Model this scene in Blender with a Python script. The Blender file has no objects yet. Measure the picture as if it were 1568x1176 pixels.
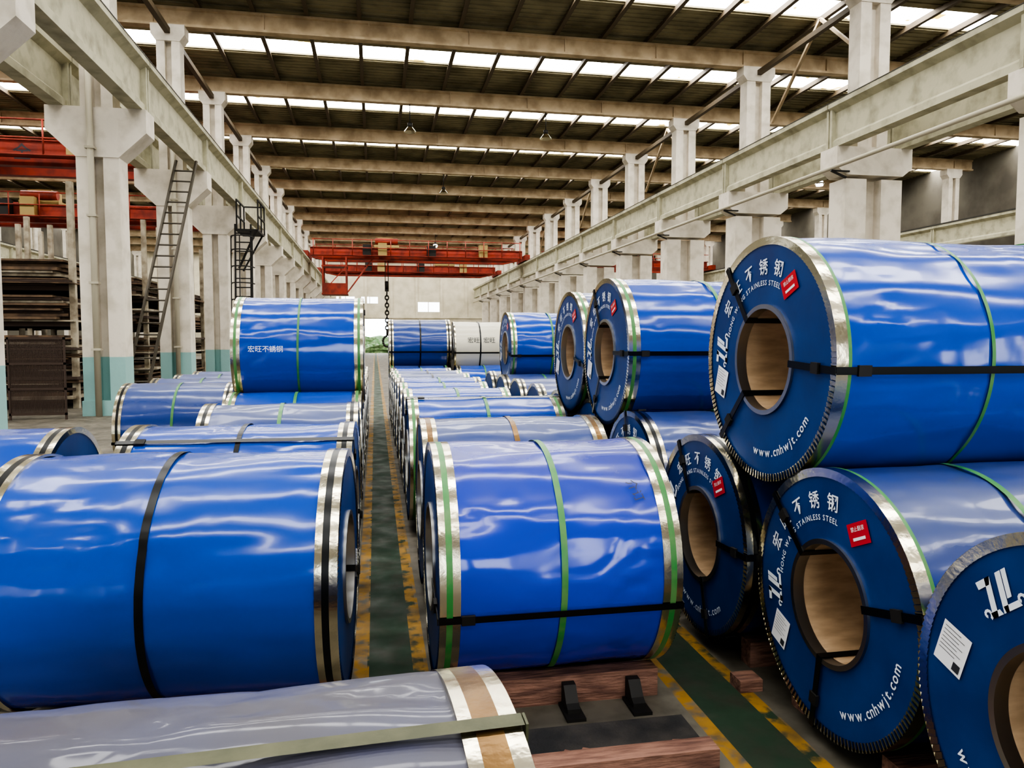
import bpy, bmesh, math, random
from mathutils import Vector, Matrix, noise
random.seed(7)
scene=bpy.context.scene
pi=math.pi
# ------------------------------------------------------------ materials
def lin(r,g,b):
    f=lambda c:(c/12.92 if c<=.04045 else ((c+.055)/1.055)**2.4)
    return (f(r/255),f(g/255),f(b/255),1)
def mat(name,col,rough=.6,metal=0,col2=None,scale=4,bump=0,bscale=20,detail=6,lo=.4,hi=.65,coat=0,spec=.5,stretch=None):
    m=bpy.data.materials.new(name); m.use_nodes=True
    nt=m.node_tree; N=nt.nodes; L=nt.links; b=N['Principled BSDF']
    b.inputs['Base Color'].default_value=col
    b.inputs['Roughness'].default_value=rough
    b.inputs['Metallic'].default_value=metal
    b.inputs['Specular IOR Level'].default_value=spec
    if coat:
        b.inputs['Coat Weight'].default_value=coat; b.inputs['Coat Roughness'].default_value=.07
    tc=N.new('ShaderNodeTexCoord'); src=tc.outputs['Object']
    if stretch:
        mp=N.new('ShaderNodeMapping'); mp.inputs['Scale'].default_value=stretch
        L.new(src,mp.inputs['Vector']); src=mp.outputs['Vector']
    if col2:
        n=N.new('ShaderNodeTexNoise'); n.inputs['Scale'].default_value=scale; n.inputs['Detail'].default_value=detail
        L.new(src,n.inputs['Vector'])
        r=N.new('ShaderNodeValToRGB'); r.color_ramp.elements[0].position=lo; r.color_ramp.elements[1].position=hi
        r.color_ramp.elements[0].color=col; r.color_ramp.elements[1].color=col2
        L.new(n.outputs['Fac'],r.inputs['Fac']); L.new(r.outputs['Color'],b.inputs['Base Color'])
    if bump:
        n2=N.new('ShaderNodeTexNoise'); n2.inputs['Scale'].default_value=bscale; n2.inputs['Detail'].default_value=4
        L.new(src,n2.inputs['Vector'])
        bp=N.new('ShaderNodeBump'); bp.inputs['Strength'].default_value=bump; bp.inputs['Distance'].default_value=.02
        L.new(n2.outputs['Fac'],bp.inputs['Height']); L.new(bp.outputs['Normal'],b.inputs['Normal'])
    return m
def film(name,col,dust,dustamt,rough=.2):
    m=mat(name,col,rough=rough,coat=.25)
    nt=m.node_tree; N=nt.nodes; L=nt.links; b=N['Principled BSDF']
    g=N.new('ShaderNodeNewGeometry'); s=N.new('ShaderNodeSeparateXYZ'); L.new(g.outputs['Normal'],s.inputs[0])
    r=N.new('ShaderNodeMapRange'); r.inputs['From Min'].default_value=.35; r.inputs['From Max'].default_value=1
    r.inputs['To Max'].default_value=dustamt; L.new(s.outputs['Z'],r.inputs['Value'])
    tc=N.new('ShaderNodeTexCoord'); n=N.new('ShaderNodeTexNoise'); n.inputs['Scale'].default_value=5; n.inputs['Detail'].default_value=8
    oi=N.new('ShaderNodeObjectInfo'); va=N.new('ShaderNodeVectorMath'); va.operation='ADD'
    L.new(tc.outputs['Object'],va.inputs[0]); L.new(oi.outputs['Location'],va.inputs[1]); src=va.outputs[0]
    L.new(src,n.inputs['Vector'])
    mr=N.new('ShaderNodeMapRange'); mr.inputs['From Min'].default_value=.25; mr.inputs['From Max'].default_value=.6; mr.inputs['To Min'].default_value=.55
    L.new(n.outputs['Fac'],mr.inputs['Value'])
    mu=N.new('ShaderNodeMath'); mu.operation='MULTIPLY'; L.new(r.outputs[0],mu.inputs[0]); L.new(mr.outputs[0],mu.inputs[1])
    mx=N.new('ShaderNodeMix'); mx.data_type='RGBA'; mx.inputs['A'].default_value=col; mx.inputs['B'].default_value=dust
    L.new(mu.outputs[0],mx.inputs['Factor']); L.new(mx.outputs['Result'],b.inputs['Base Color'])
    ra=N.new('ShaderNodeMath'); ra.operation='MULTIPLY_ADD'; L.new(mu.outputs[0],ra.inputs[0]); ra.inputs[1].default_value=.2; ra.inputs[2].default_value=rough
    L.new(ra.outputs[0],b.inputs['Roughness'])
    n1=N.new('ShaderNodeTexNoise'); n1.inputs['Scale'].default_value=3.6; n1.inputs['Detail'].default_value=1.5; n1.inputs['Distortion'].default_value=.5; L.new(src,n1.inputs['Vector'])
    n2=N.new('ShaderNodeTexNoise'); n2.noise_type='RIDGED_MULTIFRACTAL'; n2.inputs['Scale'].default_value=2.6; n2.inputs['Detail'].default_value=2; n2.inputs['Distortion'].default_value=.5
    L.new(src,n2.inputs['Vector'])
    n3=N.new('ShaderNodeTexNoise'); n3.inputs['Scale'].default_value=1.6; n3.inputs['Detail'].default_value=1; L.new(src,n3.inputs['Vector'])
    mk=N.new('ShaderNodeMapRange'); mk.inputs['From Min'].default_value=.54; mk.inputs['From Max'].default_value=.7; mk.inputs['To Max'].default_value=.4; L.new(n3.outputs['Fac'],mk.inputs['Value'])
    m2=N.new('ShaderNodeMath'); m2.operation='MULTIPLY'; L.new(n2.outputs['Fac'],m2.inputs[0]); L.new(mk.outputs[0],m2.inputs[1])
    ad=N.new('ShaderNodeMath'); ad.operation='ADD'; L.new(n1.outputs['Fac'],ad.inputs[0]); L.new(m2.outputs[0],ad.inputs[1])
    bp=N.new('ShaderNodeBump'); bp.inputs['Strength'].default_value=.25; bp.inputs['Distance'].default_value=.014
    L.new(ad.outputs[0],bp.inputs['Height']); L.new(bp.outputs['Normal'],b.inputs['Normal']); L.new(bp.outputs['Normal'],b.inputs['Coat Normal'])
    return m
M={}
M['blue']=film('blue_plastic_film',lin(6,66,166),lin(54,78,140),.45,.17)
M['blue2']=film('blue_plastic_film_dusty',lin(12,54,130),lin(72,80,110),.75,.22)
M['grey']=film('dust_covered_film',lin(40,50,90),lin(66,65,76),1,.3)
M['blueg']=film('violet_blue_film',lin(18,60,180),lin(66,68,128),.75,.16)
M['cream']=film('cream_film',lin(205,200,180),lin(160,155,145),.5,.4)
M['face']=mat('blue_end_board',lin(4,50,110),.42,col2=lin(8,62,126),scale=3,bump=.08,bscale=6)
M['silver']=mat('galvanised_strip',lin(205,198,176),.2,1,bump=.12,bscale=16)
M['steel']=mat('steel_ring',lin(170,170,168),.3,1)
M['green']=mat('green_strap',lin(56,124,62),.4,col2=lin(86,130,76),scale=9)
M['black']=mat('black_strap',lin(16,18,20),.3,.3)
M['brown']=mat('rusty_strap',lin(104,80,52),.3,.8,col2=lin(128,100,62),scale=8,bump=.15)
M['olive']=mat('olive_strap',lin(66,68,46),.6,col2=lin(82,82,58),scale=14,bump=.1)
M['core']=mat('cardboard_core',lin(184,156,124),.8,col2=lin(160,134,104),scale=6,stretch=(1,4,4))
M['paper']=mat('label_paper',lin(232,232,235),.6)
M['ink']=mat('label_ink',lin(50,52,58),.6)
M['white']=mat('white_print',lin(225,232,240),.5)
M['red']=mat('red_sticker',lin(195,24,36),.4)
M['torn']=mat('torn_film_edge',lin(20,90,175),.25,col2=lin(120,150,190),scale=20)
M['conc']=mat('painted_concrete',lin(212,204,190),.85,col2=lin(180,172,155),scale=2.2,bump=.25,bscale=7,lo=.45,hi=.75)
M['beamp']=mat('crane_beam_paint',lin(178,174,150),.75,col2=lin(140,136,114),scale=2.5,bump=.3,bscale=8,lo=.45,hi=.75)
M['rail']=mat('dark_rail',lin(66,64,58),.6,.5)
M['rafter']=mat('rafter_paint',lin(190,170,140),.7,col2=lin(154,134,106),scale=1.5)
M['purlin']=mat('purlin_paint',lin(88,76,58),.7)
M['deck']=mat('roof_deck',lin(144,136,108),.9,col2=lin(106,99,76),scale=.8,bump=.3,bscale=3)
M['pipe']=mat('pipe_paint',lin(172,165,146),.6)
M['cranered']=mat('crane_red',lin(150,54,34),.6,col2=lin(112,40,26),scale=2)
M['cranetan']=mat('crane_tan',lin(150,130,80),.6)
M['dark']=mat('dark_steel',lin(42,40,38),.6,.4)
M['wood']=mat('timber',lin(138,102,86),.85,col2=lin(94,66,56),scale=6,bump=.5,bscale=14,stretch=(1,6,6))
M['rubber']=mat('black_rubber',lin(32,32,32),.8,col2=lin(60,56,52),scale=5,bump=.4)
M['sheetb']=mat('stacked_sheet',lin(110,88,66),.7,col2=lin(66,50,38),scale=3)
M['sheetc']=mat('stacked_sheet_light',lin(180,170,150),.7,col2=lin(120,108,90),scale=3)
M['mesh']=mat('brown_mesh',lin(66,52,44),.8)
M['leaf']=mat('foliage',lin(70,100,60),.8,col2=lin(120,140,110),scale=3)
M['ladder']=mat('ladder_paint',lin(84,78,68),.5,.4)
def dado(m,h,c):
    nt=m.node_tree;N=nt.nodes;L=nt.links;b=N['Principled BSDF']
    src=b.inputs['Base Color'].links[0].from_socket
    g=N.new('ShaderNodeNewGeometry'); s=N.new('ShaderNodeSeparateXYZ'); L.new(g.outputs['Position'],s.inputs[0])
    lt=N.new('ShaderNodeMath'); lt.operation='LESS_THAN'; lt.inputs[1].default_value=h; L.new(s.outputs['Z'],lt.inputs[0])
    mx=N.new('ShaderNodeMix'); mx.data_type='RGBA'; mx.inputs['B'].default_value=c
    L.new(lt.outputs[0],mx.inputs['Factor']); L.new(src,mx.inputs['A']); L.new(mx.outputs['Result'],b.inputs['Base Color'])
dado(M['conc'],1.35,lin(140,178,174))
M['wall']=mat('cream_wall',lin(212,204,182),.85,col2=lin(194,186,162),scale=1)
M['walld']=mat('side_wall',lin(104,99,88),.9,col2=lin(80,75,66),scale=.6)
def emis(name,c,s,c2=None):
    m=bpy.data.materials.new(name); m.use_nodes=True; nt=m.node_tree; N=nt.nodes; L=nt.links
    N.remove(N['Principled BSDF']); e=N.new('ShaderNodeEmission'); e.inputs[0].default_value=c; e.inputs[1].default_value=s
    L.new(e.outputs[0],N['Material Output'].inputs[0])
    if c2:
        tc=N.new('ShaderNodeTexCoord'); n=N.new('ShaderNodeTexNoise'); n.inputs['Scale'].default_value=.9; n.inputs['Detail'].default_value=5
        L.new(tc.outputs['Object'],n.inputs['Vector']); r=N.new('ShaderNodeValToRGB')
        r.color_ramp.elements[0].position=.6; r.color_ramp.elements[1].position=.66
        r.color_ramp.elements[0].color=c; r.color_ramp.elements[1].color=c2
        L.new(n.outputs['Fac'],r.inputs[0]); L.new(r.outputs[0],e.inputs[0])
    return m
M['sky']=emis('translucent_skylight',(1,.985,.95,1),17,(.13,.095,.02,1))
M['win']=emis('daylit_window',(.95,.98,1,1),4)
M['winf']=emis('daylit_gable_window',(.95,.98,1,1),9)
M['lamp']=emis('lamp_glow',(1,1,1,1),25)
def floor_mat():
    m=bpy.data.materials.new('painted_concrete_floor'); m.use_nodes=True; nt=m.node_tree; N=nt.nodes; L=nt.links; b=N['Principled BSDF']
    b.inputs['Specular IOR Level'].default_value=.25
    g=N.new('ShaderNodeNewGeometry'); s=N.new('ShaderNodeSeparateXYZ'); L.new(g.outputs['Position'],s.inputs[0])
    def band(x0,x1):
        a=N.new('ShaderNodeMath'); a.operation='GREATER_THAN'; a.inputs[1].default_value=x0; L.new(s.outputs['X'],a.inputs[0])
        c=N.new('ShaderNodeMath'); c.operation='LESS_THAN'; c.inputs[1].default_value=x1; L.new(s.outputs['X'],c.inputs[0])
        d=N.new('ShaderNodeMath'); d.operation='MULTIPLY'; L.new(a.outputs[0],d.inputs[0]); L.new(c.outputs[0],d.inputs[1]); return d.outputs[0]
    def add(p,q):
        d=N.new('ShaderNodeMath'); d.operation='MAXIMUM'; L.new(p,d.inputs[0]); L.new(q,d.inputs[1]); return d.outputs[0]
    def mix(f,A,B):
        mx=N.new('ShaderNodeMix'); mx.data_type='RGBA'; L.new(f,mx.inputs['Factor'])
        for k,v in (('A',A),('B',B)):
            if isinstance(v,tuple): mx.inputs[k].default_value=v
            else: L.new(v,mx.inputs[k])
        return mx.outputs['Result']
    def nz(sc,lo,hi,tomin=0,tomax=1):
        n=N.new('ShaderNodeTexNoise'); n.inputs['Scale'].default_value=sc; n.inputs['Detail'].default_value=9; L.new(g.outputs['Position'],n.inputs['Vector'])
        r=N.new('ShaderNodeMapRange'); r.inputs['From Min'].default_value=lo; r.inputs['From Max'].default_value=hi
        r.inputs['To Min'].default_value=tomin; r.inputs['To Max'].default_value=tomax; L.new(n.outputs['Fac'],r.inputs['Value']); return r.outputs[0]
    base=mix(nz(1.2,.3,.7),lin(84,80,72),lin(116,110,98))
    gr=add(band(-.06,.24),band(1.5,1.82)); ye=add(add(band(-.13,-.05),band(.18,.26)),add(band(1.43,1.5),band(1.76,1.83)))
    c=mix(gr,base,lin(38,58,42)); 
    w=nz(9,.38,.52); mm=N.new('ShaderNodeMath'); mm.operation='MULTIPLY'; L.new(ye,mm.inputs[0]); L.new(w,mm.inputs[1])
    c=mix(mm.outputs[0],c,lin(150,114,44))
    c=mix(nz(6,.42,.72,0,.7),c,lin(58,55,46))
    L.new(c,b.inputs['Base Color']); L.new(nz(4,.3,.7,.45,.8),b.inputs['Roughness'])
    return m
M['floor']=floor_mat()
# ------------------------------------------------------------ mesh helpers
class MB:
    def __init__(s): s.bm=bmesh.new(); s.mats=[]
    def mi(s,k):
        if k not in s.mats: s.mats.append(k)
        return s.mats.index(k)
    def box(s,x0,x1,y0,y1,z0,z1,k,mtx=None):
        vs=[s.bm.verts.new(Vector(p) if mtx is None else mtx@Vector(p)) for p in
            [(x0,y0,z0),(x1,y0,z0),(x1,y1,z0),(x0,y1,z0),(x0,y0,z1),(x1,y0,z1),(x1,y1,z1),(x0,y1,z1)]]
        i=s.mi(k)
        for f in [(0,3,2,1),(4,5,6,7),(0,1,5,4),(1,2,6,5),(2,3,7,6),(3,0,4,7)]:
            s.bm.faces.new([vs[j] for j in f]).material_index=i
    def quad(s,ps,k):
        f=s.bm.faces.new([s.bm.verts.new(p) for p in ps]); f.material_index=s.mi(k); return f
    def prism(s,prof,y0,y1,k,axis='Y'):
        i=s.mi(k); mk=(lambda a,b,c:(a,c,b)) if axis=='Y' else (lambda a,b,c:(c,a,b))
        A=[s.bm.verts.new(mk(a,b,y0)) for a,b in prof]; B=[s.bm.verts.new(mk(a,b,y1)) for a,b in prof]
        s.bm.faces.new(A).material_index=i; s.bm.faces.new(B[::-1]).material_index=i
        n=len(prof)
        for j in range(n): s.bm.faces.new([A[j],B[j],B[(j+1)%n],A[(j+1)%n]]).material_index=i
    def rod(s,p,q,r,k,n=8):
        p=Vector(p);q=Vector(q);d=(q-p); L=d.length
        rot=d.to_track_quat('Z','Y').to_matrix().to_4x4(); m=Matrix.Translation(p)@rot; i=s.mi(k)
        A=[];B=[]
        for j in range(n):
            a=2*pi*j/n; A.append(s.bm.verts.new(m@Vector((r*math.cos(a),r*math.sin(a),0)))); B.append(s.bm.verts.new(m@Vector((r*math.cos(a),r*math.sin(a),L))))
        for j in range(n):
            f=s.bm.faces.new([A[j],A[(j+1)%n],B[(j+1)%n],B[j]]); f.material_index=i; f.smooth=True
        s.bm.faces.new(A[::-1]).material_index=i; s.bm.faces.new(B).material_index=i
    def bar(s,p,q,w,h,k):
        p=Vector(p);q=Vector(q);d=q-p
        m=Matrix.Translation(p)@d.to_track_quat('Z','Y').to_matrix().to_4x4()
        s.box(-w/2,w/2,-h/2,h/2,0,d.length,k,m)
    def done(s,name,loc=(0,0,0),parent=None,fixn=True,yaw=0):
        if fixn: bmesh.ops.recalc_face_normals(s.bm,faces=s.bm.faces)
        me=bpy.data.meshes.new(name); s.bm.to_mesh(me); s.bm.free()
        for k in s.mats: me.materials.append(M[k])
        o=bpy.data.objects.new(name,me); o.location=loc; o.rotation_euler=(0,0,math.radians(yaw)); scene.collection.objects.link(o)
        if parent: o.parent=parent
        return o
_tc={}
def textpts(t,size,bold=False):
    key=(t,size)
    if key in _tc: return _tc[key]
    c=bpy.data.curves.new('t','FONT'); c.body=t; c.size=size; c.align_x='CENTER'; c.align_y='CENTER'; c.resolution_u=2
    if bold: c.offset=size*.012
    o=bpy.data.objects.new('t',c); scene.collection.objects.link(o)
    dg=bpy.context.evaluated_depsgraph_get(); dg.update()
    me=bpy.data.meshes.new_from_object(o.evaluated_get(dg))
    vs=[v.co.copy() for v in me.vertices]; fs=[tuple(p.vertices) for p in me.polygons]
    bpy.data.objects.remove(o); bpy.data.curves.remove(c); bpy.data.meshes.remove(me)
    w=(max(v.x for v in vs)-min(v.x for v in vs)) if vs else size*.3
    _tc[key]=(vs,fs,w); return _tc[key]
def put_text(mb,t,size,fn,k,bold=False):
    vs,fs,w=textpts(t,size,bold); V=[mb.bm.verts.new(fn(v.x,v.y)) for v in vs]; i=mb.mi(k)
    for f in fs:
        try: mb.bm.faces.new([V[j] for j in f]).material_index=i
        except ValueError: pass
# ------------------------------------------------------------ coils
def P(r,phi): return (-r*math.cos(phi), r*math.sin(phi))
def coil(x0,x1,yc,R,zc=None,film='blue',edge=(('silver',.05),('green',.022),('silver',.03)),mids=((.5,'green',.03),),
         ax=(-12,),axk='black',print_left=False,rot=0,urlrot=0,labrot=0,seg=96,nx=24,amp=.0055,ri=.25,label=True,surf=None,torn=False,name='steel_coil',labR=False,axw=.032,yaw=0):
    if zc is None: zc=.08+R
    xm=(x0+x1)/2; hw=(x1-x0)/2; mb=MB(); bm=mb.bm; seed=Vector((yc*3.1,x0*7.7,zc*5))
    def disp(x,phi):
        y,z=P(R,phi); e=min(1,(hw-abs(x))/.12)
        p=Vector((x*2.0,y*6,z*6))+seed; q=Vector((x*4.5,y*3.5,z*3.5))+seed*2; s=Vector((x*5,y*14,z*14))+seed
        a=noise.noise(p); c=abs(noise.noise(q)); d=abs(noise.noise(Vector((x*2.2,y*7,z*7))-seed))
        patch=max(0,noise.noise(Vector((x*1.3,y*2,z*2))+seed*.7)+.35)
        sag=1+.9*max(0,math.sin(phi))
        return e*amp*(a*1.3*sag-max(0,.12-c)*5.5*patch-max(0,.09-d)*5*sag*patch+.25*noise.noise(s))-.002*e
    i=mb.mi(film); grid=[]
    for a in range(nx+1):
        x=-hw+2*hw*a/nx; row=[]
        for b in range(seg):
            ph=2*pi*b/seg; r=R+disp(x,ph); y,z=P(r,ph); row.append(bm.verts.new((x,y,z)))
        grid.append(row)
    for a in range(nx):
        for b in range(seg):
            f=bm.faces.new([grid[a][b],grid[a][(b+1)%seg],grid[a+1][(b+1)%seg],grid[a+1][b]]); f.material_index=i; f.smooth=True
    def tube(xa,xb,r,k,p0=0,p1=2*pi,n=None):
        n=n or (seg if p1-p0>6 else max(2,int(seg*(p1-p0)/(2*pi)))); j=mb.mi(k); pr=None
        for b in range(n+1):
            ph=p0+(p1-p0)*b/n; y,z=P(r,ph); c=(bm.verts.new((xa,y,z)),bm.verts.new((xb,y,z)))
            if pr: f=bm.faces.new([pr[0],c[0],c[1],pr[1]]); f.material_index=j; f.smooth=True
            pr=c
    def ann(x,ra,rb,k,n=seg,dx=0):
        j=mb.mi(k); pr=None
        for b in range(n+1):
            ph=2*pi*b/n; y,z=P(ra,ph); y2,z2=P(rb,ph)
            c=(bm.verts.new((x,y,z)),bm.verts.new((x+dx,y2,z2)))
            if pr: f=bm.faces.new([pr[0],c[0],c[1],pr[1]]); f.material_index=j; f.smooth=True
            pr=c
    fk='face' if film!='cream' else 'cream'
    for sgn in (-1,1):
        X=sgn*hw
        ann(X,ri,R,fk)
        ann(X+sgn*.012,ri-.002,ri+.02,'steel'); tube(X+sgn*.012,X-sgn*.04,ri-.002,'steel'); tube(X,X+sgn*.012,ri+.02,'steel')
        n=150 if seg>80 else 60; j=mb.mi('silver')
        for b in range(n):
            p0=2*pi*b/n; p1=2*pi*(b+.95)/n; ra=R-.03; xo=X+sgn*.003; xt=X+sgn*.008
            ps=[(xo,)+P(ra,p0),(xt,)+P(ra,p1),(xt,)+P(R+.008,p1),(xo,)+P(R+.008,p0)]
            f=bm.faces.new([bm.verts.new(p) for p in ps]); f.material_index=j
        xx=X+sgn*.006
        for k,w in edge:
            tube(xx,xx-sgn*w,R+.008,k); xx-=sgn*w
        ann(xx,R-.004,R+.008,edge[-1][0])
    tube(-hw+.03,hw-.03,ri,'core')
    for fr,k,w in mids:
        x=-hw+2*hw*fr
        j=mb.mi(k); pr=None
        for b in range(seg+1):
            ph=2*pi*b/seg; c=[]
            for xs in (x-w/2,x+w/2):
                r=R+max(disp(xs,ph),0)+.005; y,z=P(r,ph); c.append(bm.verts.new((xs+.004*math.sin(ph*2),y,z)))
            if pr: f=bm.faces.new([pr[0],c[0],c[1],pr[1]]); f.material_index=j; f.smooth=True
            pr=c
    for deg in ax:
        ph=math.radians(deg); w=axw; dp=w/2/R
        tube(-hw-.01,hw+.01,R+.014,axk,ph-dp,ph+dp,2)
        er=Vector((0,)+P(1,ph)); et=Vector((0,)+P(1,ph+pi/2))
        for sgn in (-1,1):
            X=sgn*(hw+.016)
            def bx(a,b,c,d,e,f,k):
                vs=[bm.verts.new(er*r_+et*t_+Vector((x_,0,0))) for r_,t_,x_ in ((a,c,e),(b,c,e),(b,d,e),(a,d,e),(a,c,f),(b,c,f),(b,d,f),(a,d,f))]
                for q in [(0,3,2,1),(4,5,6,7),(0,1,5,4),(1,2,6,5),(2,3,7,6),(3,0,4,7)]: bm.faces.new([vs[z] for z in q]).material_index=mb.mi(k)
            bx(ri-.005,R+.014,-w/2,w/2,X,X-sgn*.004,axk)
            bx(ri-.008,ri-.004,-w/2,w/2,X,X-sgn*.3,axk)
            if seg>80 and axk=='black':
                rr=ri+(R-ri)*.55; bx(rr,rr+.05,-w/2-.008,w/2+.008,X-.008,X+.008,'dark')
        if seg>80 and axk=='black': bx(R+.008,R+.02,-w/2-.007,w/2+.007,-hw+.09,-hw+.15,'dark')
    def facefn(sgn,eps=.004):
        X=sgn*(hw+eps)
        return (lambda a,b:(X,-a if sgn<0 else a,b))
    def arc(t,size,rad,a0,a1,ff,k='white',inward=False,bold=False,r_=None):
        r_=rot if r_ is None else r_
        ws=[max(textpts(ch,size,bold)[2],size*.28)+size*.09 if ch!=' ' else size*.35 for ch in t]
        tot=sum(ws); acc=0
        for ch,w in zip(t,ws):
            f=(acc+w/2)/tot; acc+=w
            an=math.radians(a0+(a1-a0)*f+r_)
            if ch==' ': continue
            up=Vector((math.cos(an),math.sin(an))); 
            if inward: up=-up
            rt=Vector((up.y,-up.x)); c=Vector((math.cos(an),math.sin(an)))*rad
            put_text(mb,ch,size,(lambda u,v,c=c,rt=rt,up=up: ff(*(c+rt*u+up*v))),k,bold)
    def rect(cx,cy,w,h,an,k,ff):
        c,s=math.cos(an),math.sin(an)
        return mb.quad([Vector(ff(cx+u*c-v*s,cy+u*s+v*c)) for u,v in ((-w/2,-h/2),(w/2,-h/2),(w/2,h/2),(-w/2,h/2))],k)
    sides=[]
    if print_left: sides.append(-1)
    if labR: sides.append(1)
    for sgn in sides:
        ff=facefn(sgn); ff2=facefn(sgn,.0055); s=R/.565
        if print_left:
            arc('宏旺不锈钢',.08*s,.43*s,156,68,ff,bold=True)
            arc('HONG WANG STAINLESS STEEL',.034*s,.36*s,166,70,ff,bold=True)
            arc('www.cnhwjt.com',.06*s,.44*s,-100,-32,ff,inward=True,bold=True,r_=rot+urlrot)
            an=math.radians(178+rot); cx,cy=math.cos(an)*.42*s,math.sin(an)*.42*s
            up=Vector((math.cos(an),math.sin(an))); rt=Vector((up.y,-up.x))
            def lf(u,v): 
                p=Vector((cx,cy))+rt*(u*s*1.15)+up*(v*s*1.15); return Vector(ff(p.x,p.y))
            for poly in ([(-.055,.05),(.0,.05),(-.012,.03),(-.055,.03)],[(-.02,.05),(.0,.05),(-.03,-.05),(-.05,-.05)],
                         [(.022,.05),(.042,.05),(.012,-.05),(-.008,-.05)],[(-.05,-.05),(-.01,-.05),(-.016,-.035),(-.05,-.035)],[(.0,-.05),(.06,-.05),(.056,-.034),(.0,-.034)],[(.045,.05),(.062,.05),(.04,-.02),(.024,-.02)]):
                mb.quad([lf(*p) for p in poly],'white')
            for ox,oy in ((-.062,-.035),(.066,-.035)):
                for b in range(9):
                    a=-1.2+b*.6; a2=a+.6; r1=.018-.001*b
                    mb.quad([lf(ox+r1*math.cos(a),oy+r1*math.sin(a)),lf(ox+r1*math.cos(a2),oy+r1*math.sin(a2)),lf(ox+(r1-.008)*math.cos(a2),oy+(r1-.008)*math.sin(a2)),lf(ox+(r1-.008)*math.cos(a),oy+(r1-.008)*math.sin(a))],'white')
            an=math.radians(58+rot*.3); cx,cy=.4*s*math.cos(an),.4*s*math.sin(an)
            rect(cx,cy,.13,.09,math.radians(24),'red',ff2)
            ff3=facefn(sgn,.007); c0,s0=math.cos(math.radians(24)),math.sin(math.radians(24))
            put_text(mb,'禁止翻滚',.022,lambda u,v:ff3(cx+u*c0-(v+.018)*s0,cy+u*s0+(v+.018)*c0),'paper')
            rect(cx+.008,cy-.018,.08,.012,math.radians(24),'paper',ff3)
        if label:
            an=math.radians(200+rot+labrot) if sgn<0 else math.radians(-15+rot); cx,cy=.435*s*math.cos(an),.435*s*math.sin(an); ra=math.radians(-18)
            rect(cx,cy,.12,.15,ra,'paper',ff2); ff3=facefn(sgn,.007)
            for b in range(7):
                v=.06-b*.014; u0=-.05; c0,s0=math.cos(ra),math.sin(ra); w=.09 if b%2 else .07
                u=u0+w/2; rect(cx+u*c0-v*s0,cy+u*s0+v*c0,w,.002,ra,'ink',ff3)
            u,v=.035,-.05; rect(cx+u*c0-v*s0,cy+u*s0+v*c0,.03,.03,ra,'ink',ff3)
    if surf:
        t,size,xx,deg,k,rr=surf
        def sf(u,v):
            u,v=(u*math.cos(rr)-v*math.sin(rr),u*math.sin(rr)+v*math.cos(rr))
            y,z=P(R+.009,math.radians(deg)+v/R); return (xx-xm+u,y,z)
        put_text(mb,t,size,sf,k)
    if torn:
        rnd=random.Random(3); j=mb.mi('silver')
        prev=None
        for b in range(15):
            ph=math.radians(-6+b*2.6); wdt=.03+.12*math.sin(pi*b/14)+rnd.uniform(-.02,.02)
            c=[bm.verts.new((hw-.16,)+P(R+.012,ph)),bm.verts.new((hw-.16-wdt,)+P(R+.012,ph))]
            if prev: bm.faces.new([prev[0],c[0],c[1],prev[1]]).material_index=j
            prev=c
        for b in range(30):
            ph=math.radians(-8+rnd.uniform(0,42)); x=hw-.18-rnd.uniform(0,.2); 
            pts=[]
            for _ in range(3):
                y,z=P(R+rnd.uniform(.008,.045),ph+rnd.uniform(-.07,.07)); pts.append((x+rnd.uniform(-.05,.05),y,z))
            mb.quad(pts,'torn' if b%3 else film)
    return mb.done(name,(xm,yc,zc),fixn=False,yaw=yaw)
def skid(x0,x1,yc,R,base=.08,yaw=0):
    mb=MB(); xm=(x0+x1)/2
    for s in (-1,1):
        yo=.27; h=base+R-math.sqrt(R*R-(yo)**2)-.012
        a,b=(s*yo,s*(yo+.1)); mb.box(x0+.05-xm,x1-.05-xm,min(a,b),max(a,b),0,h,'wood')
    return mb.done('timber_skid',(xm,yc,0),yaw=yaw)
def up(y,ya,yb,R,Rb=.565,base=.08):
    h=(yb-ya)/2; return base+Rb+math.sqrt((R+Rb+.012)**2-h*h)
SB=(('silver',.035),('black',.03),('silver',.03))
SBr=(('silver',.035),('brown',.035),('silver',.03))
SG=(('silver',.03),('green',.028),('silver',.035))
S2=(('silver',.055),('green',.016),)
hi=dict(seg=168,nx=44); far=dict(seg=64,nx=12,amp=.005)
# foreground
coil(-1.25,.20,1.10,.545,film='grey',edge=(('silver',.028),('brown',.042),('silver',.022)),mids=(),ax=(82,),axk='olive',axw=.028,amp=.008,yaw=3,**hi); skid(-1.25,.20,1.10,.545,yaw=3)
# left row
coil(-1.60,-.14,3.68,.565,film='blue',edge=SB,mids=((.47,'black',.034),),ax=(200,),labR=True,amp=.0075,yaw=-3,**hi)
coil(-1.5,-.14,4.98,.56,film='blue',edge=SB,mids=((.5,'black',.03),),ax=(60,200),axk='black',yaw=-2,**hi)
coil(-1.38,-.15,6.45,.565,film='blue2',edge=SB,mids=((.5,'green',.03),),**hi)
Ly=[6.45]
skid(-1.60,-.14,3.68,.565,yaw=-3); skid(-1.5,-.14,4.98,.56,yaw=-2)
y=7.85
while y<16: 
    coil(-1.42+random.uniform(-.05,.05),-.15,y,.565,film=random.choice(['blue','blue2']),edge=random.choice([SB,SG]),mids=((.5,random.choice(['green','black']),.03),),**far); Ly.append(y); y+=1.2
for y in Ly: skid(-1.42,-.15,y,.565)
coil(-1.44,-.13,8.45,.575,zc=up(8.45,7.85,9.05,.575),film='blue',edge=SG,mids=((.5,'green',.022),),ax=(110,),labR=True,surf=('宏旺不锈钢',.07,-1.1,2,'white',0),**hi)
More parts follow.
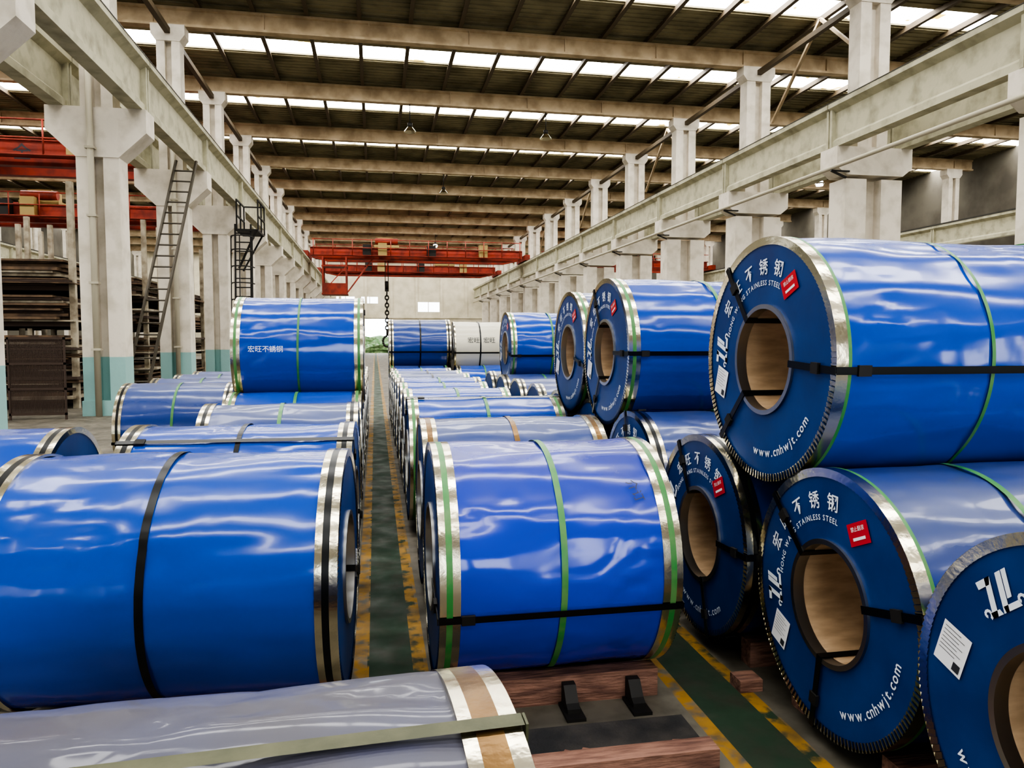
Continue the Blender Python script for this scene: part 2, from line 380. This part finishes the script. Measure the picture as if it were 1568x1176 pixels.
# far-left row
coil(-3.2,-1.84,4.95,.56,film='blue',edge=SB,mids=((.5,'black',.03),),seg=120,nx=30)
for y in (9.9,11.1,12.3,13.5): coil(-3.05,-1.75,y,.56,film='blue2',edge=SB,mids=((.5,'green',.03),),**far)
for y in (4.95,9.9,11.1,12.3,13.5): skid(-3.1,-1.85,y,.56)
# middle row
coil(.27,1.38,3.72,.57,film='blueg',edge=SG,mids=((.5,'green',.03),),ax=(-13,),amp=.0085,surf=('介订',.06,1.2,42,'ink',-1.3),**hi)
coil(.30,1.53,5.1,.56,film='blue2',edge=SBr,mids=((.5,'brown',.035),),ax=(100,),axk='brown',**hi)
My=[3.72,5.1,6.9]; coil(.29,1.7,6.9,.565,film='blue',edge=SG,mids=((.5,'green',.03),),ax=(80,),seg=96,nx=24)
y=8.1
while y<17: 
    coil(.30,1.45+random.uniform(-.1,.1),y,.565,film=random.choice(['blue','blue2']),edge=random.choice([SB,SG]),mids=((.5,random.choice(['green','black']),.03),),**far); My.append(y); y+=1.2
for y in My: skid(.3,1.4,y,.565)
coil(.29,1.56,15.9,.56,zc=up(15.9,15.3,16.5,.56),film='blue2',edge=SB,mids=((.5,'black',.03),),**far)
for y in (15.3,16.5): coil(1.64,2.8,y,.565,film='blue',edge=SB,**far); skid(1.64,2.8,y,.565)
coil(1.64,2.72,15.9,.54,zc=up(15.9,15.3,16.5,.54),film='cream',edge=(('silver',.03),),mids=((.5,'black',.03),),surf=('宏旺  宏旺',.13,2.2,15,'ink',0),**far)
# right row
coil(1.86,3.3,1.64,.565,film='blue2',print_left=True,rot=-50,labrot=18,edge=S2,ax=(-30,70,228),**hi)
coil(1.88,3.3,2.775,.565,zc=.632,film='blue2',print_left=True,rot=11,urlrot=12,labrot=4,edge=S2,mids=((.42,'green',.03),),ax=(14,138,262),**hi)
coil(1.82,3.25,3.915,.56,film='blue2',print_left=True,rot=-18,edge=SB,ax=(2,120,285),**hi)
coil(1.86,3.2,5.2,.565,film='blue2',print_left=True,rot=0,edge=SB,ax=(100,),**hi)
Ry=[1.64,2.775,3.915,5.2]
for y in (6.4,7.6,8.8,10.0,11.2,12.4): coil(1.9,3.2,y,.565,film='blue2',edge=SB,**far); Ry.append(y)
for y in Ry: skid(1.9,3.2,y,.565,base=.06 if y==2.775 else .08)
coil(1.87,3.36,3.33,.585,zc=up(3.33,2.775,3.915,.58),film='blue',print_left=True,rot=-3,urlrot=3,edge=S2,mids=((.5,'green',.018),),ax=(-3,128,226),torn=True,amp=.0085,**hi)
coil(1.85,3.25,5.8,.59,zc=up(5.8,5.2,6.4,.59),film='blue',print_left=True,rot=0,edge=SG,mids=((.55,'green',.03),),ax=(0,120,240),**hi)
coil(1.86,3.2,7.0,.575,zc=up(7.0,6.4,7.6,.575),film='blue2',print_left=True,edge=SG,**hi)
coil(2.08,3.4,11.8,.565,zc=up(11.8,11.2,12.4,.565),film='blue',print_left=True,edge=SG,mids=((.5,'green',.03),),seg=96,nx=24)
# wedges, timber and mat in the empty slot
for x in (.89,1.21):
    mb=MB()
    mb.prism([(3.22,.0),(3.34,.0),(3.34,.115),(3.30,.115),(3.25,.05),(3.22,.035)],x-.03,x+.03,'dark',axis='X'); mb.box(x-.045,x+.045,3.17,3.34,0,.015,'dark')
    mb.done('steel_wedge')
mb=MB(); mb.box(.3,1.36,2.70,2.80,0,.09,'wood'); mb.done('timber_beam')
mb=MB(); mb.box(.25,1.38,2.84,3.13,0,.012,'rubber'); mb.done('rubber_mat')
mb=MB(); rr=random.Random(9)
for k in range(8): 
    x=.7+k*.08; y=2.82+rr.uniform(0,.06); c=Matrix.Translation((x,y,.013))@Matrix.Rotation(rr.uniform(-.6,.6),4,'Z'); mb.box(-.03,.03,-.014,.014,0,rr.uniform(.015,.035),'wood',c)
mb.done('wood_offcuts')
mb=MB()
for yy in (2.2,3.34,4.5): mb.box(1.76,1.88,yy-.05,yy+.06,0,.06,'wood')
mb.done('wooden_chocks')
# ------------------------------------------------------------ building
YS=[18.6+6.2*k for k in range(-4,12)]
Y0,Y1=-12,93.
mb=MB(); mb.quad([(-27,Y0-8,0),(34,Y0-8,0),(34,Y1+12,0),(-27,Y1+12,0)],'floor'); mb.done('floor')
ZB,ZT=6.95,8.2
RB=11.32
def column(X,Y,dy=.3,hw=.45,k=1.05,u=.34,fl=5.85):
    mb=MB()
    lw=hw*.74
    mb.box(X-hw,X-hw+lw,Y-dy,Y+dy,0,6.1,'conc'); mb.box(X+hw-lw,X+hw,Y-dy,Y+dy,0,6.1,'conc'); mb.box(X-hw+lw,X+hw-lw,Y-.06,Y+.06,.0,6.1,'conc')
    mb.box(X-hw-.03,X+hw+.03,Y-dy-.03,Y+dy+.03,0,.35,'conc')
    mb.prism([(X-hw,fl),(X+hw,fl),(X+k,6.42),(X+k,ZB),(X-k,ZB),(X-k,6.42)],Y-dy-.02,Y+dy+.02,'conc')
    mb.box(X-u,X-u*.28,Y-.25,Y+.25,ZB,RB,'conc'); mb.box(X+u*.28,X+u,Y-.25,Y+.25,ZB,RB,'conc'); mb.box(X-u*.28,X+u*.28,Y-.06,Y+.06,ZB,RB,'conc')
    mb.prism([(X-u,RB-.5),(X+u,RB-.5),(X+u+.15,RB-.3),(X+u+.15,RB),(X-u-.15,RB),(X-u-.15,RB-.3)],Y-.27,Y+.27,'conc')
    return mb.done('concrete_column')
XL,XR=-6.1,13.4
for Y in YS:
    column(XL,Y); column(XR,Y,hw=.86,k=1.14,dy=.36,u=.45,fl=6.2)
    if Y>10: column(-25.2,Y); column(32.2,Y)
def cbeam(X):
    mb=MB(); ya,yb=Y0+.5,Y1-.3
    prof=[(X-.16,ZB),(X+.16,ZB),(X+.16,ZB+.16),(X+.08,ZB+.24),(X+.08,ZT-.32),(X+.26,ZT-.2),(X+.26,ZT-.06),(X-.26,ZT-.06),(X-.26,ZT-.2),(X-.08,ZT-.32),(X-.08,ZB+.24),(X-.16,ZB+.16)]
    ys=[ya]+[y for y in YS if ya<y<yb]+[yb]
    for a,b in zip(ys[:-1],ys[1:]): mb.prism(prof,a+.015,b-.015,'beamp')
    for y in YS: mb.box(X-.2,X+.2,y-.12,y-.03,ZB+.002,ZT-.1,'beamp'); mb.box(X-.2,X+.2,y+.03,y+.12,ZB+.002,ZT-.1,'beamp')
    mb.box(X-.035,X+.035,ya,yb,ZT-.06,ZT+.06,'rail'); mb.box(X-.27,X+.27,ya,yb,ZT-.075,ZT-.055,'rail')
    y=ya+1
    while y<60: mb.box(X-.2,X+.2,y,y+.06,ZT-.055,ZT-.02,'rail'); y+=.8
    mb.done('crane_runway_beam')
BL,BR=XL+.82,XR-.95
for X in (BL,XL-.82,BR,XR+.95,-24.3,31.3): cbeam(X)
mb=MB(); xp=BR-.34; mb.rod((xp,Y0+1,6.35),(xp,Y1-1,6.35),.055,'pipe',10)
for Y in YS:
    mb.bar((xp+.4,Y-.42,6.1),(xp-.05,Y-.42,6.27),.05,.05,'dark'); mb.bar((xp,Y-.42,6.27),(xp+.5,Y-.42,6.27),.04,.04,'dark')
mb.done('busbar_pipe')
mb=MB()
for x,Y in ((XL-.1,YS[4]),(XL+.1,YS[5])):
    mb.rod((x,Y-.42,0),(x,Y-.42,8.6),.07,'pipe',12)
    for z in (1.5,3,4.5,6): mb.box(x-.1,x+.1,Y-.5,Y-.335,z,z+.05,'pipe')
mb.done('down_pipes')
# roof
for Y in YS:
    mb=MB(); z=RB; prof=[(Y-.15,z),(Y+.15,z),(Y+.15,z+.08),(Y+.05,z+.11),(Y+.05,z+.5),(Y+.12,z+.53),(Y+.12,z+.6),(Y-.12,z+.6),(Y-.12,z+.53),(Y-.05,z+.5),(Y-.05,z+.11),(Y-.15,z+.08)]
    mb.prism(prof,-26.5,33.5,'rafter',axis='X')
    x=-26
    while x<33:
        mb.box(x-.02,x+.02,Y-.13,Y+.13,z+.03,z+.58,'rafter'); x+=1.62*2
    mb.done('roof_rafter')
mb=MB(); x=-26.3; z=RB+.6
while x<33.4:
    mb.box(x-.03,x+.03,Y0,Y1,z,z+.2,'purlin'); mb.box(x-.07,x+.07,Y0,Y1,z-.001,z+.02,'purlin'); x+=1.62
mb.done('roof_purlins')
mb=MB()
for X in (XL,XR):
    for a,b in zip(YS[:-1],YS[1:]):
        mb.box(X-.08,X+.08,a+.27,b-.27,RB-.28,RB-.12,'purlin')
mb.done('eaves_tie_beams')
mb=MB()
for a,b in zip(YS[4::2],YS[5::2]):
    mb.bar((XR+.5,a+.3,9.4),(XR+.5,a+3.1,RB+.5),.09,.09,'rafter')
    mb.bar((XR+.5,b-.3,9.4),(XR+.5,b-3.1,RB+.5),.09,.09,'rafter')
mb.done('knee_braces')
mid=[Y+3.1 for Y in YS]+[YS[0]-3.1]
mid=sorted(m for m in mid if m<Y1-1.5 and m>Y0+1)
mb=MB(); prev=Y0; ZD=RB+.8
sw=.62
def deck(a,b):
    mb.box(-27,34,a,b,ZD,ZD+.08,'deck')
    y=a+.1
    while y<b-.1 and y<60: mb.box(-27,34,y,y+.05,ZD-.035,ZD,'deck'); y+=.3
for m in mid:
    deck(prev,m-sw); prev=m+sw
deck(prev,Y1); mb.done('ceiling')
for m in mid:
    mb=MB()
    for x in range(-27,34,1):
        mb.quad([(x,m-sw,ZD+.06),(x,m+sw,ZD+.06),(x+1,m+sw,ZD+.06),(x+1,m-sw,ZD+.06)],'sky')
    mb.done('skylight_strip',fixn=False)
def wallY(y,openings,x0=-27,x1=34,H=ZD,k='wall'):
    mb=MB(); xs=sorted(set([x0,x1]+[o[0] for o in openings]+[o[1] for o in openings]))
    for a,b in zip(xs[:-1],xs[1:]):
        op=[(o[2],o[3]) for o in openings if o[0]<=a and o[1]>=b]
        z=0
        for (p,q) in sorted(op):
            if p>z: mb.box(a,b,y,y+.25,z,p,k)
            z=q
        mb.box(a,b,y,y+.25,z,H,k)
    return mb
ops=[(-1.2,1.6,0,4.3),(5.2,8.0,5.2,6.4),(-4.6,-2.4,6.2,7.0),(-1.6,.4,6.2,7.0)]
mb=wallY(Y1,ops)
x=-26
while x<34: mb.box(x,x+.3,Y1-.12,Y1-.001,4.4,ZD-.1,'wall'); x+=3.1
mb.box(-27,-1.3,Y1-.1,Y1-.001,4.4,4.6,'wall'); mb.box(-1.2,34,Y1-.1,Y1-.001,4.4,4.6,'wall')
mb.done('wall_back')
n=0
for (a,b,c,d) in ops[1:]:
    n+=1; mb=MB(); mb.box(a,b,Y1+.1,Y1+.14,c,d,'win')
    mb.box((a+b)/2-.04,(a+b)/2+.04,Y1+.02,Y1+.1,c,d,'conc'); mb.done('window_%d'%n)
fops=[(-3.2,1.2,0,5.2),(3.2,5.0,1.2,5.2),(6.4,8.2,1.2,5.2),(9.4,11.2,1.2,5.2),(-10.5,-8.2,1.2,5.2),(-15,-12.6,1.2,5.2),(16,18.5,1.2,5.2)]
mb=wallY(Y0-.25,fops,k='walld'); mb.done('wall_front')
for (a,b,c,d) in fops[1:]:
    n+=1; mb=MB(); mb.box(a,b,Y0-.16,Y0-.12,c,d,'winf')
    for q in (c+1.3,c+2.6): mb.box(a,b,Y0-.12,Y0-.06,q-.03,q+.03,'conc')
    mb.box((a+b)/2-.03,(a+b)/2+.03,Y0-.12,Y0-.06,c,d,'conc'); mb.done('window_%d'%n)
for nm,x in (('wall_left',-27.),('wall_right',34.)):
    mb=MB(); mb.box(x-.2 if x<0 else x,x if x<0 else x+.2,Y0,Y1,0,ZD,'walld'); mb.done(nm)
for xx in (-26.98,33.93):
    n+=1; mb=MB()
    for a in YS[:-1]: mb.box(xx,xx+.05,a+1,a+5,3,4.4,'win')
    mb.done('window_%d'%n)
mb=MB(); bmesh.ops.create_icosphere(mb.bm,subdivisions=4,radius=1)
for v in mb.bm.verts:
    v.co*=1+.35*noise.noise(v.co*3)+.15*noise.noise(v.co*9); v.co.x*=4; v.co.z=max(v.co.z*1.3+.8,0)
mb.mi('leaf'); mb.done('hedge',(0,Y1+6,0))
# ------------------------------------------------------------ cranes
def crane(Y,xa,xb,trol=None,hook=False,cab=False,txt=False):
    root=bpy.data.objects.new('overhead_crane',None); root.location=(0,Y,0); scene.collection.objects.link(root)
    z=ZT+.1; mb=MB()
    for dy in (-.9,.9):
        prof=[(xa+.3,z+.15),(xa+1.6,z-.15),(xb-1.6,z-.15),(xb-.3,z+.15),(xb-.3,z+.75),(xa+.3,z+.75)]
        mb.prism(prof,dy-.2,dy+.2,'cranered')
        mb.box(xa+.3,xb-.3,dy-.27,dy+.27,z+.75,z+.79,'cranered')
    for x in (xa,xb): mb.box(x-.2,x+.2,-1.9,1.9,z-.02,z+.42,'cranered')
    mb.done('girders',parent=root)
    mb=MB()
    for dy in (-1.5,1.5):
        s=-1 if dy<0 else 1
        mb.box(xa+.5,xb-.5,dy-.3,dy+.3,z+.1,z+.14,'cranered')
        x=xa+.6
        while x<xb-.5: mb.rod((x,dy+s*.28,z+.12),(x,dy+s*.28,z+1.35),.035,'cranered',6); x+=1.5
        for zz in (z+.7,z+1.35): mb.rod((xa+.5,dy+s*.28,zz),(xb-.5,dy+s*.28,zz),.035,'cranered',6)
    for i,x in enumerate((xa+4.4,xa+5.6,xa+9.5,xb-4)): mb.box(x,x+.7,-1.7,-1.25,z+.14,z+1.0+.15*(i%2),'cranetan' if i%2 else 'dark')
    mb.done('walkway',parent=root)
    if trol is not None:
        mb=MB(); mb.box(trol-1,trol+1,-1.1,1.1,z+.85,z+1.05,'cranetan'); mb.box(trol-.7,trol+.5,-.7,.7,z+1.05,z+1.7,'cranetan'); mb.rod((trol-.9,-.9,z+1.35),(trol+.9,-.9,z+1.35),.25,'cranered',12)
        for dx in (-.8,.8): mb.rod((trol+dx,-1,z+.87),(trol+dx,-.8,z+.87),.16,'dark',12)
        mb.done('trolley',parent=root)
    if hook:
        mb=MB(); x=trol; 
        for dx in (-.12,.12): mb.rod((x+dx,0,6.5),(x+dx,0,z+.85),.03,'dark',6)
        mb.rod((x-.12,0,6.2),(x+.12,0,6.2),.36,'dark',20); mb.box(x-.16,x+.16,-.14,.14,5.7,6.5,'dark')
        zz=5.7
        k=0
        while zz>2.4:
            n=12; 
            for a in range(n):
                a0=2*pi*a/n; a1=2*pi*(a+1)/n
                f=lambda t:((x+.14*math.cos(t) if k%2 else x),(0 if k%2 else .14*math.cos(t)),zz-.2+.2*math.sin(t))
                mb.rod(f(a0),f(a1),.06,'dark',5)
            zz-=.31; k+=1
        pts=[(x+.35*math.cos(t),0,1.6+.45*math.sin(t)) for t in [pi/2+i*.42 for i in range(10)]]
        mb.rod((x,0,2.6),pts[0],.09,'dark',8)
        for a,b in zip(pts[:-1],pts[1:]): mb.rod(a,b,.09,'dark',8)
        mb.done('hook_block',parent=root)
    if cab:
        mb=MB(); x=xa+2.2
        for dx in (-.9,.9):
            for dy in (-.8,.8): mb.box(x+dx-.06,x+dx+.06,dy-.06-1,dy+.06-1,5.4,z,'cranered')
        mb.box(x-1,x+1,-1.9,-.1,5.3,5.42,'cranered'); mb.box(x-1,x+1,-1.9,-.1,7.5,7.6,'cranered')
        mb.box(x-.95,x+.95,-1.88,-1.8,5.4,6.2,'cranered'); mb.bar((x+1,-1.8,5.5),(x+3,-1.0,z),.1,.1,'cranered'); mb.bar((x-.9,-1.86,5.5),(x+.9,-1.86,7.5),.07,.07,'cranered')
        mb.done('operator_cab',parent=root)
    if txt:
        mb=MB(); 
        for i,ch in enumerate('安全生产'):
            cx=xb-4.6-(3-i)*2.2+2.2*1.5
            put_text(mb,ch,.62,lambda u,v,cx=cx:(cx+u,-1.105,z+.3+v),'ink',True)
        mb.done('lettering',parent=root,fixn=False)
crane(62,BL,BR,trol=1.0,hook=True,cab=True)
crane(76,BL,BR,trol=7)
crane(31.5,-24.3,XL-.88,trol=-15,txt=True)
crane(46,-24.3,XL-.88,trol=-18)
crane(67,XR+.88,31.3,trol=20)
for (x,y) in ((1.5,31.0),(7.2,31.0),(4,43.4),(5.5,68),(24,37.2),(20,55.8),(-14,37.2)):
    mb=MB(); mb.rod((0,0,.35),(0,0,1.1),.02,'dark',6); mb.rod((0,0,.2),(0,0,.36),.1,'dark',12)
    n=20;i=mb.mi('silver')
    for b in range(n):
        a0,a1=2*pi*b/n,2*pi*(b+1)/n
        mb.quad([(.1*math.cos(a0),.1*math.sin(a0),.2),(.1*math.cos(a1),.1*math.sin(a1),.2),(.26*math.cos(a1),.26*math.sin(a1),0),(.26*math.cos(a0),.26*math.sin(a0),0)],'silver')
    on=y>50 or x in(24,)
    if on: mb.rod((0,0,-.08),(0,0,.15),.18,'lamp',12)
    mb.done('high_bay_lamp',(x,y,RB-1.1))
# ------------------------------------------------------------ left bay racks
def rack(x0,x1,y0,y1,seed):
    rr=random.Random(seed); mb=MB(); H=4.1
    for x in (x0,x1):
        for y in (y0,(y0+y1)/2,y1): mb.box(x-.07,x+.07,y-.07,y+.07,0,H+1.6,'sheetc')
    for z in (.25,1.25,2.2,3.1):
        for y in (y0,(y0+y1)/2,y1): mb.box(x0,x1,y-.06,y+.06,z-.12,z,'mesh')
        h=z
        top=z+rr.uniform(.5,.75)
        while h<top:
            t=rr.uniform(.02,.09); dx=rr.uniform(-.25,.25); mb.box(x0+.12+dx,x1-.12+dx,y0-.15+rr.uniform(-.25,.1),y1+.1,h,h+t,rr.choice(['sheetb','sheetb','mesh','sheetc'])); h+=t+.012
    mb.done('sheet_rack')
rack(-11.0,-7.5,20.5,24,1); rack(-15.5,-12.0,20.5,24,2); rack(-11.0,-7.5,26.5,30,3); rack(-11.0,-7.5,33,36.5,4); rack(-15.5,-12.0,26.5,30,5)
mb=MB()
for k in range(5):
    x=-12.6+k*1.2; y=17.6
    for z in (.1,.65,1.2,1.75): mb.box(x,x+1.15,y,y+.04,z,z+.05,'mesh')
    for xx in (x,x+1.11): mb.box(xx,xx+.04,y,y+.04,0,1.8,'mesh')
    j=0
    while j<44: mb.box(x+.025*j,x+.025*j+.014,y+.012,y+.02,.1,1.76,'mesh'); j+=1
    for j in range(60): mb.box(x,x+1.12,y+.02,y+.026,.1+.0275*j,.1+.0275*j+.012,'mesh')
mb.done('mesh_fence')
def ladder(p,q,w,n,k='ladder'):
    mb=MB(); p=Vector(p);q=Vector(q); s=Vector((w/2,0,0))
    mb.bar(p-s,q-s,.06,.06,k); mb.bar(p+s,q+s,.06,.06,k)
    for i in range(1,n): c=p.lerp(q,i/n); mb.rod(c-s,c+s,.025,k,6)
    return mb
ladder((-6.3,20.9,0),(-5.3,23.0,6.9),.55,22).done('steel_ladder')
mb=ladder((-4.75,28.5,0),(-4.75,28.9,6.0),.55,18,'dark')
mb.box(-5.0,-4.2,28.8,30.4,5.75,5.82,'dark')
for x in (-4.95,-4.2):
    for y in (28.8,29.6,30.4): mb.bar((x,y,5.8),(x,y,6.9),.05,.05,'dark')
    for z in (6.3,6.88): mb.bar((x,28.8,z),(x,30.4,z),.05,.05,'dark')
mb.bar((-4.2,30.4,6.88),(-4.95,30.4,6.88),.05,.05,'dark')
mb.bar((-4.25,28.8,5.8),(-4.95,29.1,4.4),.06,.06,'dark'); mb.bar((-4.25,30.3,5.8),(-5.0,30.3,4.4),.06,.06,'dark')
for z in (2.6,3.2,3.8,4.4,5.0,5.5):
    for a in range(8):
        a0,a1=-pi*a/8,-pi*(a+1)/8; mb.bar((-4.75+.4*math.cos(a0),28.5+.06*z+.7*math.sin(a0),z),(-4.75+.4*math.cos(a1),28.5+.06*z+.7*math.sin(a1),z),.04,.04,'dark')
for a in (1,4,7):
    a0=-pi*a/8; mb.bar((-4.75+.4*math.cos(a0),28.66+.7*math.sin(a0),2.6),(-4.75+.4*math.cos(a0),28.83+.7*math.sin(a0),5.5),.035,.035,'dark')
mb.done('access_platform')
# ------------------------------------------------------------ camera, world
cam=bpy.data.cameras.new('camera'); co=bpy.data.objects.new('camera',cam); scene.collection.objects.link(co)
cam.sensor_width=36; cam.lens=25.94; co.location=(0,0,1.75); cam.clip_end=400; cam.clip_start=.05
co.rotation_euler=(math.radians(90-3.45),0,math.radians(-10.5)); scene.camera=co
w=bpy.data.worlds.new('world'); scene.world=w; w.use_nodes=True
bg=w.node_tree.nodes['Background']; bg.inputs[0].default_value=(.88,.95,1,1); bg.inputs[1].default_value=7
try:
    scene.view_settings.view_transform='AgX'; scene.view_settings.look='AgX - High Contrast'
except Exception as e: print(e)
scene.view_settings.exposure=0.08
